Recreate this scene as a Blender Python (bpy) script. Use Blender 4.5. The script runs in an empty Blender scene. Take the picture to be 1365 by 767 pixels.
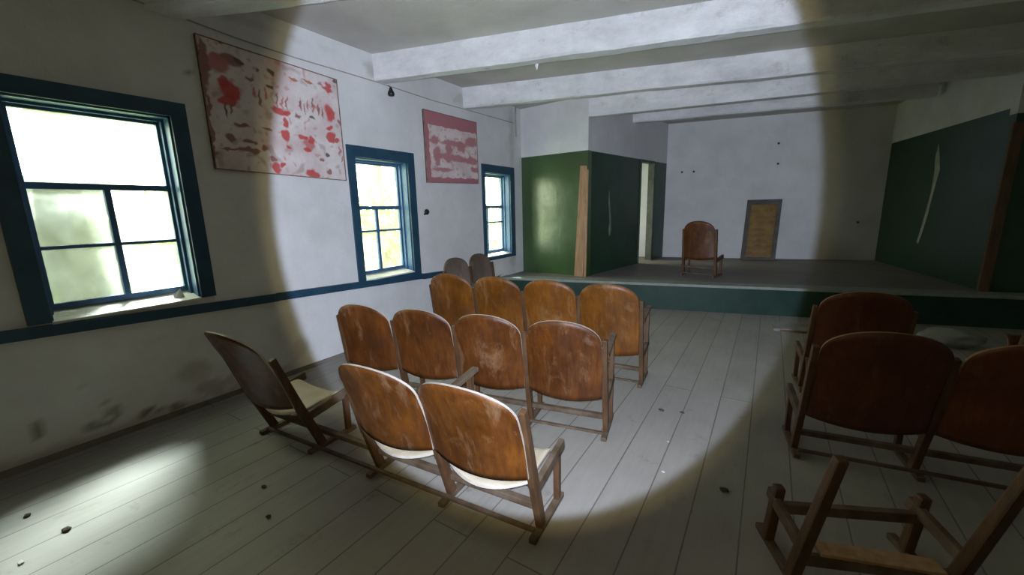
import bpy, bmesh, math, random
from mathutils import Vector, Matrix, noise
random.seed(7)
S = bpy.context.scene
COL = S.collection
R = math.radians

# ------------------------------------------------------------------ helpers
def link(name, bm, mats, parent=None, smooth=False):
    """one bmesh -> one mesh object"""
    bmesh.ops.recalc_face_normals(bm, faces=bm.faces[:])
    me = bpy.data.meshes.new(name)
    bm.to_mesh(me); bm.free()
    for m in (mats if isinstance(mats, (list, tuple)) else [mats]):
        me.materials.append(m)
    if smooth:
        for p in me.polygons: p.use_smooth = True
    o = bpy.data.objects.new(name, me)
    COL.objects.link(o)
    if parent is not None: o.parent = parent
    return o

def thing(name, label, cat, loc=(0, 0, 0), rotz=0.0, group=None):
    o = bpy.data.objects.new(name, None)
    o.empty_display_size = .1
    COL.objects.link(o)
    o.location = loc; o.rotation_euler = (0, 0, rotz)
    o['label'] = label; o['category'] = cat
    if group: o['group'] = group
    return o

def tag(o, label, cat, group=None):
    o['label'] = label; o['category'] = cat
    if group: o['group'] = group
    return o

def struct(o):
    o['kind'] = 'structure'
    return o

def quadbox(bm, pts, mi=0):
    """pts: 8 points, 0-3 bottom loop, 4-7 top loop"""
    v = [bm.verts.new(p) for p in pts]
    for f in ((3, 2, 1, 0), (4, 5, 6, 7), (0, 1, 5, 4), (1, 2, 6, 5), (2, 3, 7, 6), (3, 0, 4, 7)):
        bm.faces.new([v[i] for i in f]).material_index = mi
    return v

def box(bm, x0, x1, y0, y1, z0, z1, mi=0):
    return quadbox(bm, [(x0, y0, z0), (x1, y0, z0), (x1, y1, z0), (x0, y1, z0),
                        (x0, y0, z1), (x1, y0, z1), (x1, y1, z1), (x0, y1, z1)], mi)

def bar(bm, p, q, w, h, side=(1, 0, 0), w2=None, h2=None, mi=0):
    """rectangular bar p->q; w along `side`, h along the other normal; may taper"""
    p, q = Vector(p), Vector(q)
    d = (q - p).normalized()
    s = Vector(side); s = (s - d * s.dot(d)).normalized()
    n = d.cross(s)
    w2 = w if w2 is None else w2; h2 = h if h2 is None else h2
    lo = [p + s * a * w / 2 + n * b * h / 2 for a, b in ((-1, -1), (1, -1), (1, 1), (-1, 1))]
    hi = [q + s * a * w2 / 2 + n * b * h2 / 2 for a, b in ((-1, -1), (1, -1), (1, 1), (-1, 1))]
    return quadbox(bm, lo + hi, mi)

def bev(bm, w=.004, seg=2):
    bmesh.ops.bevel(bm, geom=bm.edges[:] , offset=w, segments=seg, profile=.6, affect='EDGES', clamp_overlap=True)

def tube(bm, pts, rad, n=8, cap=True):
    pts = [Vector(p) for p in pts]
    rings = []
    for i, p in enumerate(pts):
        t = (pts[min(i + 1, len(pts) - 1)] - pts[max(i - 1, 0)]).normalized()
        up = Vector((0, 0, 1)) if abs(t.z) < .9 else Vector((1, 0, 0))
        a = t.cross(up).normalized(); b = t.cross(a)
        r = rad[i] if isinstance(rad, (list, tuple)) else rad
        rings.append([bm.verts.new(p + a * r * math.cos(2 * math.pi * k / n) + b * r * math.sin(2 * math.pi * k / n)) for k in range(n)])
    for i in range(len(rings) - 1):
        for k in range(n):
            bm.faces.new((rings[i][k], rings[i][(k + 1) % n], rings[i + 1][(k + 1) % n], rings[i + 1][k]))
    if cap:
        bm.faces.new(rings[0][::-1]); bm.faces.new(rings[-1])

def sheet(bm, nu, nv, f, off, mi=0, edge=1):
    """thick curved board: f(u,v) gives the mid-surface (u in -1..1, v in 0..1), off = half thickness vector"""
    off = Vector(off)
    A, B = [], []
    for j in range(nv + 1):
        a, b = [], []
        for i in range(nu + 1):
            p = Vector(f(-1 + 2 * i / nu, j / nv))
            a.append(bm.verts.new(p - off)); b.append(bm.verts.new(p + off))
        A.append(a); B.append(b)
    for j in range(nv):
        for i in range(nu):
            bm.faces.new((A[j][i], A[j][i + 1], A[j + 1][i + 1], A[j + 1][i])).material_index = mi
            bm.faces.new((B[j][i], B[j + 1][i], B[j + 1][i + 1], B[j][i + 1])).material_index = mi
    def e(a0, a1, b0, b1):
        bm.faces.new((a0, a1, b1, b0)).material_index = edge
    for i in range(nu):
        e(A[0][i], A[0][i + 1], B[0][i], B[0][i + 1]); e(A[nv][i], A[nv][i + 1], B[nv][i], B[nv][i + 1])
    for j in range(nv):
        e(A[j][0], A[j + 1][0], B[j][0], B[j + 1][0]); e(A[j][nu], A[j + 1][nu], B[j][nu], B[j + 1][nu])

def smooth_except_edges(o, ang=R(35)):
    for p in o.data.polygons: p.use_smooth = (p.material_index == 0)
    return o

# ------------------------------------------------------------------ materials
class NT:
    def __init__(s, name):
        s.m = bpy.data.materials.new(name); s.m.use_nodes = True
        s.t = s.m.node_tree; s.t.nodes.clear()
        s.out = s.n('ShaderNodeOutputMaterial')
    def n(s, kind, **kw):
        nd = s.t.nodes.new(kind)
        for k, v in kw.items(): setattr(nd, k, v)
        return nd
    def l(s, a, b): s.t.links.new(a, b)
    def coord(s, scale=(1, 1, 1), rot=(0, 0, 0), loc=(0, 0, 0)):
        c = s.n('ShaderNodeTexCoord'); mp = s.n('ShaderNodeMapping')
        s.l(c.outputs['Object'], mp.inputs['Vector'])
        mp.inputs['Scale'].default_value = scale; mp.inputs['Rotation'].default_value = rot; mp.inputs['Location'].default_value = loc
        return mp.outputs['Vector']
    def noise(s, vec, scale, detail=5, rough=.6, dist=0):
        nd = s.n('ShaderNodeTexNoise'); s.l(vec, nd.inputs['Vector'])
        nd.inputs['Scale'].default_value = scale; nd.inputs['Detail'].default_value = detail
        nd.inputs['Roughness'].default_value = rough; nd.inputs['Distortion'].default_value = dist
        return nd.outputs['Fac']
    def ramp(s, fac, stops):
        r = s.n('ShaderNodeValToRGB'); s.l(fac, r.inputs['Fac'])
        el = r.color_ramp.elements
        while len(el) < len(stops): el.new(.5)
        for e, (p, c) in zip(el, stops):
            e.position = p; e.color = (c, c, c, 1) if isinstance(c, (int, float)) else (*c, 1)
        return r.outputs['Color']
    def mix(s, fac, a, b, blend='MIX'):
        m = s.n('ShaderNodeMix', data_type='RGBA', blend_type=blend)
        if isinstance(fac, (int, float)): m.inputs[0].default_value = fac
        else: s.l(fac, m.inputs[0])
        for sock, v in ((m.inputs[6], a), (m.inputs[7], b)):
            if isinstance(v, (tuple, list)): sock.default_value = (*v, 1)
            else: s.l(v, sock)
        return m.outputs[2]
    def bsdf(s, col, rough=.6, spec=.4, bump=None, bstr=.3, bdist=.01, coat=0):
        b = s.n('ShaderNodeBsdfPrincipled')
        if isinstance(col, (tuple, list)): b.inputs['Base Color'].default_value = (*col, 1)
        else: s.l(col, b.inputs['Base Color'])
        if isinstance(rough, (int, float)): b.inputs['Roughness'].default_value = rough
        else: s.l(rough, b.inputs['Roughness'])
        b.inputs['Specular IOR Level'].default_value = spec
        b.inputs['Coat Weight'].default_value = coat
        if bump is not None:
            bp = s.n('ShaderNodeBump'); bp.inputs['Strength'].default_value = bstr; bp.inputs['Distance'].default_value = bdist
            s.l(bump, bp.inputs['Height']); s.l(bp.outputs['Normal'], b.inputs['Normal'])
        s.l(b.outputs['BSDF'], s.out.inputs['Surface'])
        return s.m

def mat_mottled(name, c1, c2, scale=3, rough=.7, spec=.3, bscale=30, bstr=.2, bdist=.01, lo=.35, hi=.7, stretch=(1, 1, 1)):
    t = NT(name); v = t.coord(stretch)
    f = t.ramp(t.noise(v, scale), [(lo, 0.), (hi, 1.)])
    return t.bsdf(t.mix(f, c1, c2), rough, spec, t.noise(v, bscale, 6), bstr, bdist)

def mat_plaster(name, attr=False):
    t = NT(name); v = t.coord()
    f = t.ramp(t.noise(v, 1.6, 6, .65), [(.3, 0.), (.72, 1.)])
    col = t.mix(f, (.56, .56, .55), (.69, .69, .69))
    f2 = t.ramp(t.noise(v, 14, 6, .7, .5), [(.66, 0.), (.8, .45)])
    col = t.mix(f2, col, (.33, .31, .27))
    if attr:
        a = t.n('ShaderNodeVertexColor'); a.layer_name = 'stain'
        sp = t.n('ShaderNodeSeparateColor'); t.l(a.outputs['Color'], sp.inputs['Color'])
        col = t.mix(sp.outputs[0], col, (.33, .29, .22))
        col = t.mix(sp.outputs[1], col, (.17, .14, .10))
    return t.bsdf(col, .85, .2, t.noise(v, 22, 7, .7), .35, .012)

def mat_beam():
    t = NT('whitewashed beam'); v = t.coord((.5, 1, 1))
    f = t.ramp(t.noise(v, 4, 7, .7), [(.3, 0.), (.65, 1.)])
    col = t.mix(f, (.56, .56, .56), (.80, .80, .80))
    f2 = t.ramp(t.noise(v, 7, 6, .75, .2), [(.58, 0.), (.74, .6)])
    col = t.mix(f2, col, (.24, .22, .19))
    return t.bsdf(col, .85, .2, t.noise(v, 16, 8, .75), .6, .02)

def mat_floor(name, c1, c2, gap, row=.215, rot=90, length=3.4, dusty=(.40, .385, .36)):
    t = NT(name); v = t.coord((1, 1, 1), (0, 0, R(rot)))
    b = t.n('ShaderNodeTexBrick'); t.l(v, b.inputs['Vector'])
    b.offset = .37; b.inputs['Scale'].default_value = 1
    b.inputs['Color1'].default_value = (*c1, 1); b.inputs['Color2'].default_value = (*c2, 1); b.inputs['Mortar'].default_value = (*gap, 1)
    b.inputs['Brick Width'].default_value = length; b.inputs['Row Height'].default_value = row
    b.inputs['Mortar Size'].default_value = .004; b.inputs['Mortar Smooth'].default_value = .3
    g = t.coord((9, .8, 1))
    grain = t.ramp(t.noise(g, 3, 6, .7), [(.3, 0.), (.75, 1.)])
    col = t.mix(.32, b.outputs['Color'], t.mix(grain, (.16, .145, .12), dusty))
    w = t.coord()
    d = t.ramp(t.noise(w, 1.1, 6, .65), [(.36, 0.), (.68, .75)])
    notgap = t.n('ShaderNodeMath', operation='SUBTRACT'); notgap.inputs[0].default_value = 1; t.l(b.outputs['Fac'], notgap.inputs[1])
    mm = t.n('ShaderNodeMath', operation='MULTIPLY'); t.l(d, mm.inputs[0]); t.l(notgap.outputs[0], mm.inputs[1])
    col = t.mix(mm.outputs[0], col, dusty)
    s = t.ramp(t.noise(w, 5, 6, .75, .4), [(.60, 0.), (.78, .7)])
    col = t.mix(s, col, (.12, .10, .08))
    hh = t.mix(b.outputs['Fac'], t.noise(g, 6, 5), (0, 0, 0))
    return t.bsdf(col, .62, .35, hh, .4, .006)

def mat_ply(name, base, dark, dust, lo=.55, amt=.55):
    """varnished bent plywood: upright grain, drips and dust"""
    t = NT(name)
    g = t.coord((7, 7, .9)); w = t.coord()
    oi = t.n('ShaderNodeObjectInfo')
    f = t.ramp(t.noise(g, 4, 6, .65, .4), [(.32, 0.), (.72, 1.)])
    col = t.mix(f, dark, base)
    big = t.ramp(t.noise(w, 3.1, 4, .6), [(.35, 0.), (.7, .8)])
    col = t.mix(big, col, tuple(c * .55 for c in dark))
    f3 = t.ramp(t.noise(t.coord((2.4, 2.4, .9)), 3.0, 6, .72, .6), [(lo, 0.), (lo + .17, amt)])
    col = t.mix(f3, col, dust)
    spk = t.ramp(t.noise(w, 26, 4, .6), [(.70, 0.), (.78, .6)])
    col = t.mix(spk, col, dust)
    hsv = t.n('ShaderNodeHueSaturation')
    mr = t.n('ShaderNodeMapRange'); t.l(oi.outputs['Random'], mr.inputs['Value']); mr.inputs['To Min'].default_value = .82; mr.inputs['To Max'].default_value = 1.15
    t.l(mr.outputs['Result'], hsv.inputs['Value']); t.l(col, hsv.inputs['Color'])
    rr = t.ramp(t.noise(w, 8, 4), [(.3, .34), (.7, .6)])
    return t.bsdf(hsv.outputs['Color'], rr, .45, t.noise(g, 10, 5), .15, .004)

PLASTER = mat_plaster('whitewashed plaster')
PLASTER_S = mat_plaster('whitewashed stained plaster', True)
BEAM = mat_beam()
CEIL = mat_mottled('ceiling whitewash', (.45, .43, .39), (.55, .53, .49), 2, .9, .15, 18, .25)
FLOOR = mat_floor('dusty floorboards', (.245, .235, .21), (.30, .285, .26), (.10, .09, .08), dusty=(.335, .32, .29))
STAGEFLOOR = mat_floor('stage floorboards', (.17, .155, .14), (.21, .19, .17), (.03, .025, .02), .16, 13, 3, (.24, .225, .205))
TEAL = mat_mottled('teal blue paint', (.034, .088, .185), (.055, .125, .25), 6, .42, .4, 40, .15)
TEALDARK = mat_mottled('dark blue rail paint', (.012, .046, .080), (.022, .068, .110), 6, .5, .4, 40, .15)
GREEN = mat_mottled('gloss green paint', (.030, .066, .016), (.042, .090, .024), 2.2, .30, 1.0, 4, .25, .03)
DKGREEN = mat_mottled('dark green paint', (.012, .042, .022), (.02, .058, .034), 3, .36, .45, 9, .12, .02)
APRON = mat_mottled('stage front green paint', (.010, .036, .026), (.018, .052, .038), 4, .5, .35, 20, .15)
STRIP = mat_mottled('pale stage edge board', (.22, .25, .22), (.30, .32, .29), 8, .6, .3, 30, .2)
PINE = mat_mottled('raw pine', (.30, .17, .08), (.44, .28, .15), 5, .6, .3, 30, .2, .006, stretch=(6, 6, .7))
OLDWOOD = mat_mottled('old brown board', (.09, .055, .03), (.15, .09, .05), 5, .6, .3, 30, .2, .006, stretch=(6, 6, .7))
PLY = mat_ply('orange varnished plywood', (.180, .057, .008), (.070, .020, .004), (.29, .18, .10))
PLYDUSTY = mat_ply('dusty orange plywood', (.205, .070, .009), (.085, .026, .005), (.32, .21, .12), .53, .45)
PLYAMBER = mat_ply('amber varnished plywood', (.285, .104, .010), (.150, .048, .005), (.34, .21, .10))
PLYRED = mat_ply('red brown varnished plywood', (.17, .050, .016), (.10, .026, .010), (.20, .13, .09))
PLYGREY = mat_ply('dull grey brown plywood', (.20, .15, .12), (.15, .11, .09), (.30, .26, .23))
EDGE = mat_mottled('dusty plywood edge', (.38, .34, .29), (.52, .48, .42), 12, .8, .2, 40, .2)
EDGEDARK = mat_mottled('brown plywood edge', (.20, .11, .05), (.28, .17, .08), 12, .7, .3, 40, .2)
SEATMAT = mat_mottled('dusty pale seat plywood', (.40, .33, .22), (.55, .50, .40), 5, .75, .25, 30, .15)
FRAME = mat_mottled('chair frame wood', (.065, .032, .014), (.12, .062, .028), 6, .55, .4, 40, .2, .004, stretch=(4, 4, 1))
FRAMEDUST = mat_mottled('dusty chair rails', (.075, .048, .028), (.16, .12, .085), 9, .7, .3, 40, .2)
METAL = mat_mottled('dark bracket iron', (.02, .018, .016), (.05, .045, .04), 9, .5, .5, 40, .2)
BLACK = mat_mottled('black bakelite', (.008, .008, .008), (.02, .018, .018), 9, .4, .5, 40, .1)
WIREM = mat_mottled('painted cable', (.30, .29, .26), (.40, .385, .35), 9, .7, .3, 40, .1)
SILLM = mat_mottled('flaking white sill', (.55, .55, .52), (.72, .72, .70), 8, .7, .3, 30, .25)
DEBRIS = mat_mottled('pale plaster crumbs', (.42, .40, .37), (.58, .56, .52), 12, .9, .2, 40, .3)
DKDEBRIS = mat_mottled('dark dirt crumbs', (.05, .04, .03), (.09, .075, .055), 12, .9, .2, 40, .3)
CLOTH = mat_mottled('pale grey rag', (.20, .205, .19), (.28, .285, .27), 6, .9, .2, 60, .2)
BARK = mat_mottled('pale bark', (.16, .14, .11), (.26, .24, .20), 6, .9, .2, 14, .6, .03)
LEAF = mat_mottled('pale green leaves', (.16, .24, .05), (.34, .38, .10), 2, .6, .3, 20, .1)
GRASS = mat_mottled('meadow grass', (.16, .22, .06), (.30, .34, .12), 1.5, .9, .2, 20, .3)
OUTWALL = mat_mottled('outside shed wall', (.50, .50, .47), (.62, .62, .58), 2, .9, .2, 20, .2)

def mat_glass():
    t = NT('dirty window glass')
    tr = t.n('ShaderNodeBsdfTransparent'); tr.inputs['Color'].default_value = (.93, .97, .95, 1)
    gl = t.n('ShaderNodeBsdfGlossy'); gl.inputs['Roughness'].default_value = .03
    tl = t.n('ShaderNodeBsdfTranslucent'); tl.inputs['Color'].default_value = (.75, .78, .74, 1)
    a = t.n('ShaderNodeMixShader'); a.inputs[0].default_value = .05; t.l(tr.outputs[0], a.inputs[1]); t.l(gl.outputs[0], a.inputs[2])
    b = t.n('ShaderNodeMixShader')
    f = t.ramp(t.noise(t.coord(), 5, 5, .6), [(.35, .04), (.75, .22)])
    t.l(f, b.inputs[0]); t.l(a.outputs[0], b.inputs[1]); t.l(tl.outputs[0], b.inputs[2])
    t.l(b.outputs[0], t.out.inputs['Surface'])
    return t.m
GLASS = mat_glass()

def mat_film():
    t = NT('clouded plastic film')
    tr = t.n('ShaderNodeBsdfTransparent'); tr.inputs['Color'].default_value = (.10, .11, .11, 1)
    tl = t.n('ShaderNodeBsdfTranslucent'); tl.inputs['Color'].default_value = (.10, .11, .105, 1)
    b = t.n('ShaderNodeMixShader')
    f = t.ramp(t.noise(t.coord((1, 1, 3)), 3, 4, .6), [(.3, .45), (.7, .8)])
    t.l(f, b.inputs[0]); t.l(tr.outputs[0], b.inputs[1]); t.l(tl.outputs[0], b.inputs[2])
    t.l(b.outputs[0], t.out.inputs['Surface'])
    return t.m
FILM = mat_film()

def mat_attr(name, layer, rough=.75):
    t = NT(name); a = t.n('ShaderNodeVertexColor'); a.layer_name = layer
    v = t.coord()
    col = t.mix(t.ramp(t.noise(v, 12, 6, .7), [(.35, 0.), (.8, .35)]), a.outputs['Color'], (.30, .25, .22))
    return t.bsdf(col, rough, .25, t.noise(v, 30, 6), .2, .004)

# ------------------------------------------------------------------ plan of the hall (metres)
XL, XR = -3.74, 3.5              # side walls
YB = -2.2                        # wall behind
ZC = 3.16                        # ceiling
ZS = .385                        # stage height
fy = lambda x: 5.5 + .22 * (x + 3.74)       # stage front line
py = lambda x: 6.19 + .19 * (x + 2.47)      # proscenium wall line
bw = lambda x: 9.3 + .22 * (x + 1.95)       # stage back wall line
T = .22

# windows in the left wall: opening y0,y1,z0,z1
WIN = [(.53, 1.325, .875, 2.215), (2.865, 3.60, .765, 2.075), (5.17, 5.885, .765, 2.06)]
SIDEWIN = (7.3, 8.6, 1.1, 2.3)
YEND = bw(XL) + .02

# floor and ground
bm = bmesh.new(); box(bm, XL - .25, XR + .2, YB - .2, 10.9, -.12, 0)
struct(link('floor', bm, FLOOR))
bm = bmesh.new(); box(bm, -60, XL - .26, -30, 40, -.5, -.35)
struct(link('ground', bm, GRASS))

# ceiling boards above the beams
bm = bmesh.new(); box(bm, XL - .25, XR + .2, YB - .2, 11.2, ZC, ZC + .1)
struct(link('ceiling', bm, CEIL))

# left wall: a fine grid with the window openings left out and its stains as an attribute
STAINS = [  # y, z, ry, rz, brown, dark
    (.36, .23, .035, .075, .1, .75), (.62, .12, .10, .035, .1, .7), (.72, .19, .05, .05, .1, .6), (.88, .11, .035, .04, 0, .95),
    (.97, .08, .05, .02, 0, .7), (1.06, .07, .05, .03, 0, .8), (.69, .27, .03, .02, 0, .5), (1.2, .30, .14, .10, .45, .12),
    (1.32, .12, .16, .08, .5, .25), (.58, .42, .03, .03, .2, .1), (1.0, .62, .10, .03, .12, 0), (.8, .05, .9, .05, .5, .15),
    (.1, .04, .5, .06, .6, .1), (1.6, .06, .4, .07, .5, .2), (2.05, .22, .12, .12, .3, .1), (1.48, 2.55, .02, .02, 0, .9),
    (5.95, .8, .12, .5, .35, .05), (6.0, 2.6, .10, .6, .3, .05), (3.3, 3.0, .22, .1, .4, .2), (4.7, 3.0, .2, .1, .3, .1),
    (1.9, .45, .12, .2, .22, 0), (2.4, 1.4, .2, .4, .08, 0), (1.5, 3.05, 1.2, .05, .3, .05)]
def left_wall():
    ys, zs = set(), set()
    y = YB
    while y < YEND: ys.add(round(y, 3)); y += .045
    z = 0
    while z < ZC + .02: zs.add(round(z, 3)); z += .03
    for a, b, c, d in WIN + [SIDEWIN]:
        ys |= {a, b}; zs |= {c, d}
    ys |= {YEND}; zs |= {ZC + .02}
    ys, zs = sorted(ys), sorted(zs)
    bm = bmesh.new(); lay = bm.loops.layers.float_color.new('stain')
    hole = lambda y, z: any(a < y < b and c < z < d for a, b, c, d in WIN + [SIDEWIN])
    V = {}
    def vv(i, j):
        if (i, j) not in V: V[i, j] = bm.verts.new((XL, ys[i], zs[j]))
        return V[i, j]
    def stain(y, z):
        r = g = 0.
        nz = noise.noise(Vector((y * 9, z * 9, 0))) * .55 + noise.noise(Vector((y * 30, z * 30, 5))) * .35
        for sy, sz, ry, rz, a, b in STAINS:
            d = math.hypot((y - sy) / (ry * .8), (z - sz) / (rz * .8)) + nz
            k = max(0., min(1., (1.35 - d) / .8)); k2 = max(0., min(1., (1.1 - d) / .25))
            r = max(r, a * k); g = max(g, b * k2)
        return (r, g, 0, 1)
    for i in range(len(ys) - 1):
        for j in range(len(zs) - 1):
            if hole((ys[i] + ys[i + 1]) / 2, (zs[j] + zs[j + 1]) / 2): continue
            f = bm.faces.new((vv(i, j), vv(i + 1, j), vv(i + 1, j + 1), vv(i, j + 1)))
            for lp in f.loops: lp[lay] = stain(lp.vert.co.y, lp.vert.co.z)
    # reveals through the wall thickness and the outer face
    for a, b, c, d in WIN + [SIDEWIN]:
        for p, q in (((a, c), (b, c)), ((b, c), (b, d)), ((b, d), (a, d)), ((a, d), (a, c))):
            f = bm.faces.new([bm.verts.new(v) for v in ((XL, *p), (XL, *q), (XL - T, *q), (XL - T, *p))])
    cuts = sorted({YB, YEND} | {w[0] for w in WIN + [SIDEWIN]} | {w[1] for w in WIN + [SIDEWIN]})
    for a, b in zip(cuts, cuts[1:]):
        o = [w for w in WIN + [SIDEWIN] if abs(w[0] - a) < 1e-6]
        for c, d in ([(0, ZC)] if not o else [(0, o[0][2]), (o[0][3], ZC)]):
            bm.faces.new([bm.verts.new(v) for v in ((XL - T, a, c), (XL - T, b, c), (XL - T, b, d), (XL - T, a, d))])
    me = bpy.data.meshes.new('wall_left'); bm.to_mesh(me); bm.free(); me.materials.append(PLASTER_S)
    o = bpy.data.objects.new('wall_left', me); COL.objects.link(o)
    return struct(o)
left_wall()

bm = bmesh.new(); box(bm, XR, XR + .2, YB, 11.0, 0, ZC)
struct(link('wall_right', bm, PLASTER))
bm = bmesh.new(); box(bm, XL - T, XR + .2, YB - .2, YB, 0, ZC)
struct(link('wall_rear', bm, DKGREEN))
# stage back wall, following the stage's slant and closing the side room too
def slab(bm, p, q, z0, z1, t, mi=0):
    """upright slab from p to q (xy), its thickness t laid on the left of p->q"""
    d = Vector((q[0] - p[0], q[1] - p[1])).normalized(); n = Vector((-d.y, d.x)) * t
    quadbox(bm, [(p[0], p[1], z0), (q[0], q[1], z0), (q[0] + n.x, q[1] + n.y, z0), (p[0] + n.x, p[1] + n.y, z0),
                 (p[0], p[1], z1), (q[0], q[1], z1), (q[0] + n.x, q[1] + n.y, z1), (p[0] + n.x, p[1] + n.y, z1)], mi)
bm = bmesh.new(); slab(bm, (XL - T, bw(XL - T)), (XR, bw(XR)), 0, ZC, .2)
struct(link('wall_back', bm, PLASTER))
# dark strip painted in for the shade at the foot of the left wall
bm = bmesh.new(); box(bm, XL, XL + .016, YB, 5.45, 0, .04)
struct(link('shade_strip_left', bm, mat_mottled('grey shade strip', (.13, .12, .095), (.22, .20, .165), 5)))

# ---- stage platform
bm = bmesh.new()
quadbox(bm, [(XL, fy(XL) + .06, 0), (XR, fy(XR) + .06, 0), (XR, bw(XR), 0), (XL, bw(XL), 0),
             (XL, fy(XL) + .06, ZS), (XR, fy(XR) + .06, ZS), (XR, bw(XR), ZS), (XL, bw(XL), ZS)])
st = struct(link('stage_floor', bm, STAGEFLOOR))
bm = bmesh.new(); slab(bm, (XL, fy(XL) + .02), (XR, fy(XR) + .02), 0, ZS - .03, .05)
struct(link('trim_1', bm, APRON))
bm = bmesh.new(); slab(bm, (XL, fy(XL) - .015), (XR, fy(XR) - .015), ZS - .03, ZS + .008, .26); bev(bm, .006)
struct(link('trim_2', bm, STRIP))

# ---- proscenium walls: green below, whitewash above, with the header over the stage opening
PLx, PRx = -2.47, 2.24
GT = 2.37
HB = 2.855
def wallpiece(name, p, q, z0, z1, mat, t=.12):
    bm = bmesh.new(); slab(bm, p, q, z0, z1, t); return struct(link(name, bm, mat))
wallpiece('wall_panel_left', (XL, 6.30), (PLx, py(PLx)), ZS, GT, GREEN)
wallpiece('wall_upper_left', (XL, 6.30), (PLx, py(PLx)), GT, ZC, PLASTER)
wallpiece('wall_panel_right', (PRx, py(PRx)), (XR, py(XR)), ZS, GT + .05, DKGREEN)
wallpiece('wall_upper_right', (PRx, py(PRx)), (XR, py(XR)), GT + .05, ZC, PLASTER)
wallpiece('wall_header', (PLx, py(PLx)), (PRx, py(PRx)), HB, ZC, BEAM)
# stage-left wall with the doorway into the side room
A, B = Vector((PLx, py(PLx) + .12)), Vector((-1.95, 9.3))
at = lambda t, a=A, b=B: tuple(a + (b - a) * t)
D0, D1 = .585, .80               # doorway along the wall
wallpiece('wall_stage_left_green', at(0), at(D0), ZS, GT, DKGREEN, .10)
wallpiece('wall_stage_left_pier', at(D1), at(1), ZS, GT, DKGREEN, .10)
wallpiece('wall_stage_left_upper', at(0), at(1), GT, ZC, PLASTER, .10)
bm = bmesh.new()
n = Vector((-(B - A).y, (B - A).x)).normalized()
for t0, t1 in ((D0, D0 + .012), (D1 - .012, D1)):
    p, q = Vector(at(t0)) - n * .015, Vector(at(t1)) - n * .015
    slab(bm, tuple(p), tuple(q), ZS, GT - .04, .13)
p, q = Vector(at(D0)) - n * .015, Vector(at(D1)) - n * .015
slab(bm, tuple(p), tuple(q), GT - .04, GT, .13)
struct(link('door_1', bm, mat_mottled('grey green door lining', (.06, .07, .055), (.10, .11, .09), 6)))
# stage-right wall
A2, B2 = Vector((1.74, bw(1.74))), Vector((PRx, py(PRx) + .12))
wallpiece('wall_stage_right_green', tuple(A2), tuple(B2), ZS, 2.50, DKGREEN, .10)
wallpiece('wall_stage_right_upper', tuple(A2), tuple(B2), 2.50, ZC, PLASTER, .10)
# bare scrapes in the green paint (thin flakes of plaster left showing)
def scrape(name, pts, a, b, side):
    """outline given as (distance along a->b, z)"""
    d = (b - a).normalized(); nn = Vector((-d.y, d.x)) * side
    bm = bmesh.new(); f = [], []
    for k, o in enumerate((.001, .004)):
        f[k].extend(bm.verts.new((*(a + d * s + nn * o), z)) for s, z in pts)
    bm.faces.new(f[0]); bm.faces.new(f[1])
    for i in range(len(pts)):
        j = (i + 1) % len(pts); bm.faces.new((f[0][i], f[0][j], f[1][j], f[1][i]))
    return bm
pts = [(.60, 1.78), (.64, 1.55), (.68, 1.32), (.70, 1.12), (.67, 1.02), (.62, 1.0), (.60, 1.12), (.63, 1.22), (.61, 1.4), (.58, 1.6)]
struct(link('trim_3', scrape('s', pts, A, B, -1), mat_mottled('bare greenish plaster', (.14, .18, .14), (.22, .26, .21), 8)))
L2 = (B2 - A2).length
pts = [(L2 - 1.42, 2.30), (L2 - 1.34, 2.12), (L2 - 1.27, 1.92), (L2 - 1.33, 1.6), (L2 - 1.40, 1.2), (L2 - 1.47, .95), (L2 - 1.52, .82),
       (L2 - 1.58, .85), (L2 - 1.52, 1.05), (L2 - 1.46, 1.3), (L2 - 1.40, 1.6), (L2 - 1.40, 1.9), (L2 - 1.44, 2.1)]
struct(link('trim_4', scrape('s', pts, A2, B2, -1), mat_mottled('bare pale plaster', (.30, .31, .24), (.42, .42, .34), 8)))
# raw timber posts on the two corners of the stage opening
bm = bmesh.new(); bar(bm, (PLx - .13, py(PLx) - .022, ZS), (PLx - .06, py(PLx) - .022, 2.14), .15, .04, (1, .17, 0), .11, .04); bev(bm, .005)
bar(bm, (PLx - .025, py(PLx) - .015, ZS), (PLx + .0, py(PLx) - .015, 2.08), .035, .03, (1, .17, 0))
struct(link('trim_5', bm, PINE))
bm = bmesh.new(); bar(bm, (PRx + .0, py(PRx) - .02, ZS), (PRx + .02, py(PRx) - .02, 2.32), .10, .04, (1, .17, 0)); bev(bm, .005)
struct(link('trim_6', bm, OLDWOOD))

# ---- roof beams: rough whitewashed timbers on the slant of the stage
def beam(y0, slope, w, z0, z1, name='ceiling_beam', x0=XL + .0, x1=XR):
    bm = bmesh.new()
    N, prof = 90, [(0, z1), (0, z0 + .02), (.018, z0), (w - .018, z0), (w, z0 + .02), (w, z1)]
    rings = []
    for i in range(N + 1):
        x = x0 + (x1 - x0) * i / N
        rg = []
        for k, (o, z) in enumerate(prof):
            jx = .010 * noise.noise(Vector((x * 2.2, y0 * 5, k * 3.1))) + .006 * noise.noise(Vector((x * 9, y0, k * 7.7)))
            jz = .010 * noise.noise(Vector((x * 1.7, y0 * 3, 40 + k * .3)))+ .004 * noise.noise(Vector((x * 11, y0 * 3, 40 + k)))
            rg.append(bm.verts.new((x, y0 + slope * (x - XL) + o + jx, z + (jz if z < z1 else 0))))
        rings.append(rg)
    for a, b in zip(rings, rings[1:]):
        for k in range(len(prof) - 1):
            bm.faces.new((a[k], b[k], b[k + 1], a[k + 1]))
    bm.faces.new(rings[0]); bm.faces.new(rings[-1][::-1])
    return struct(link(name, bm, BEAM, smooth=False))
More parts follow.
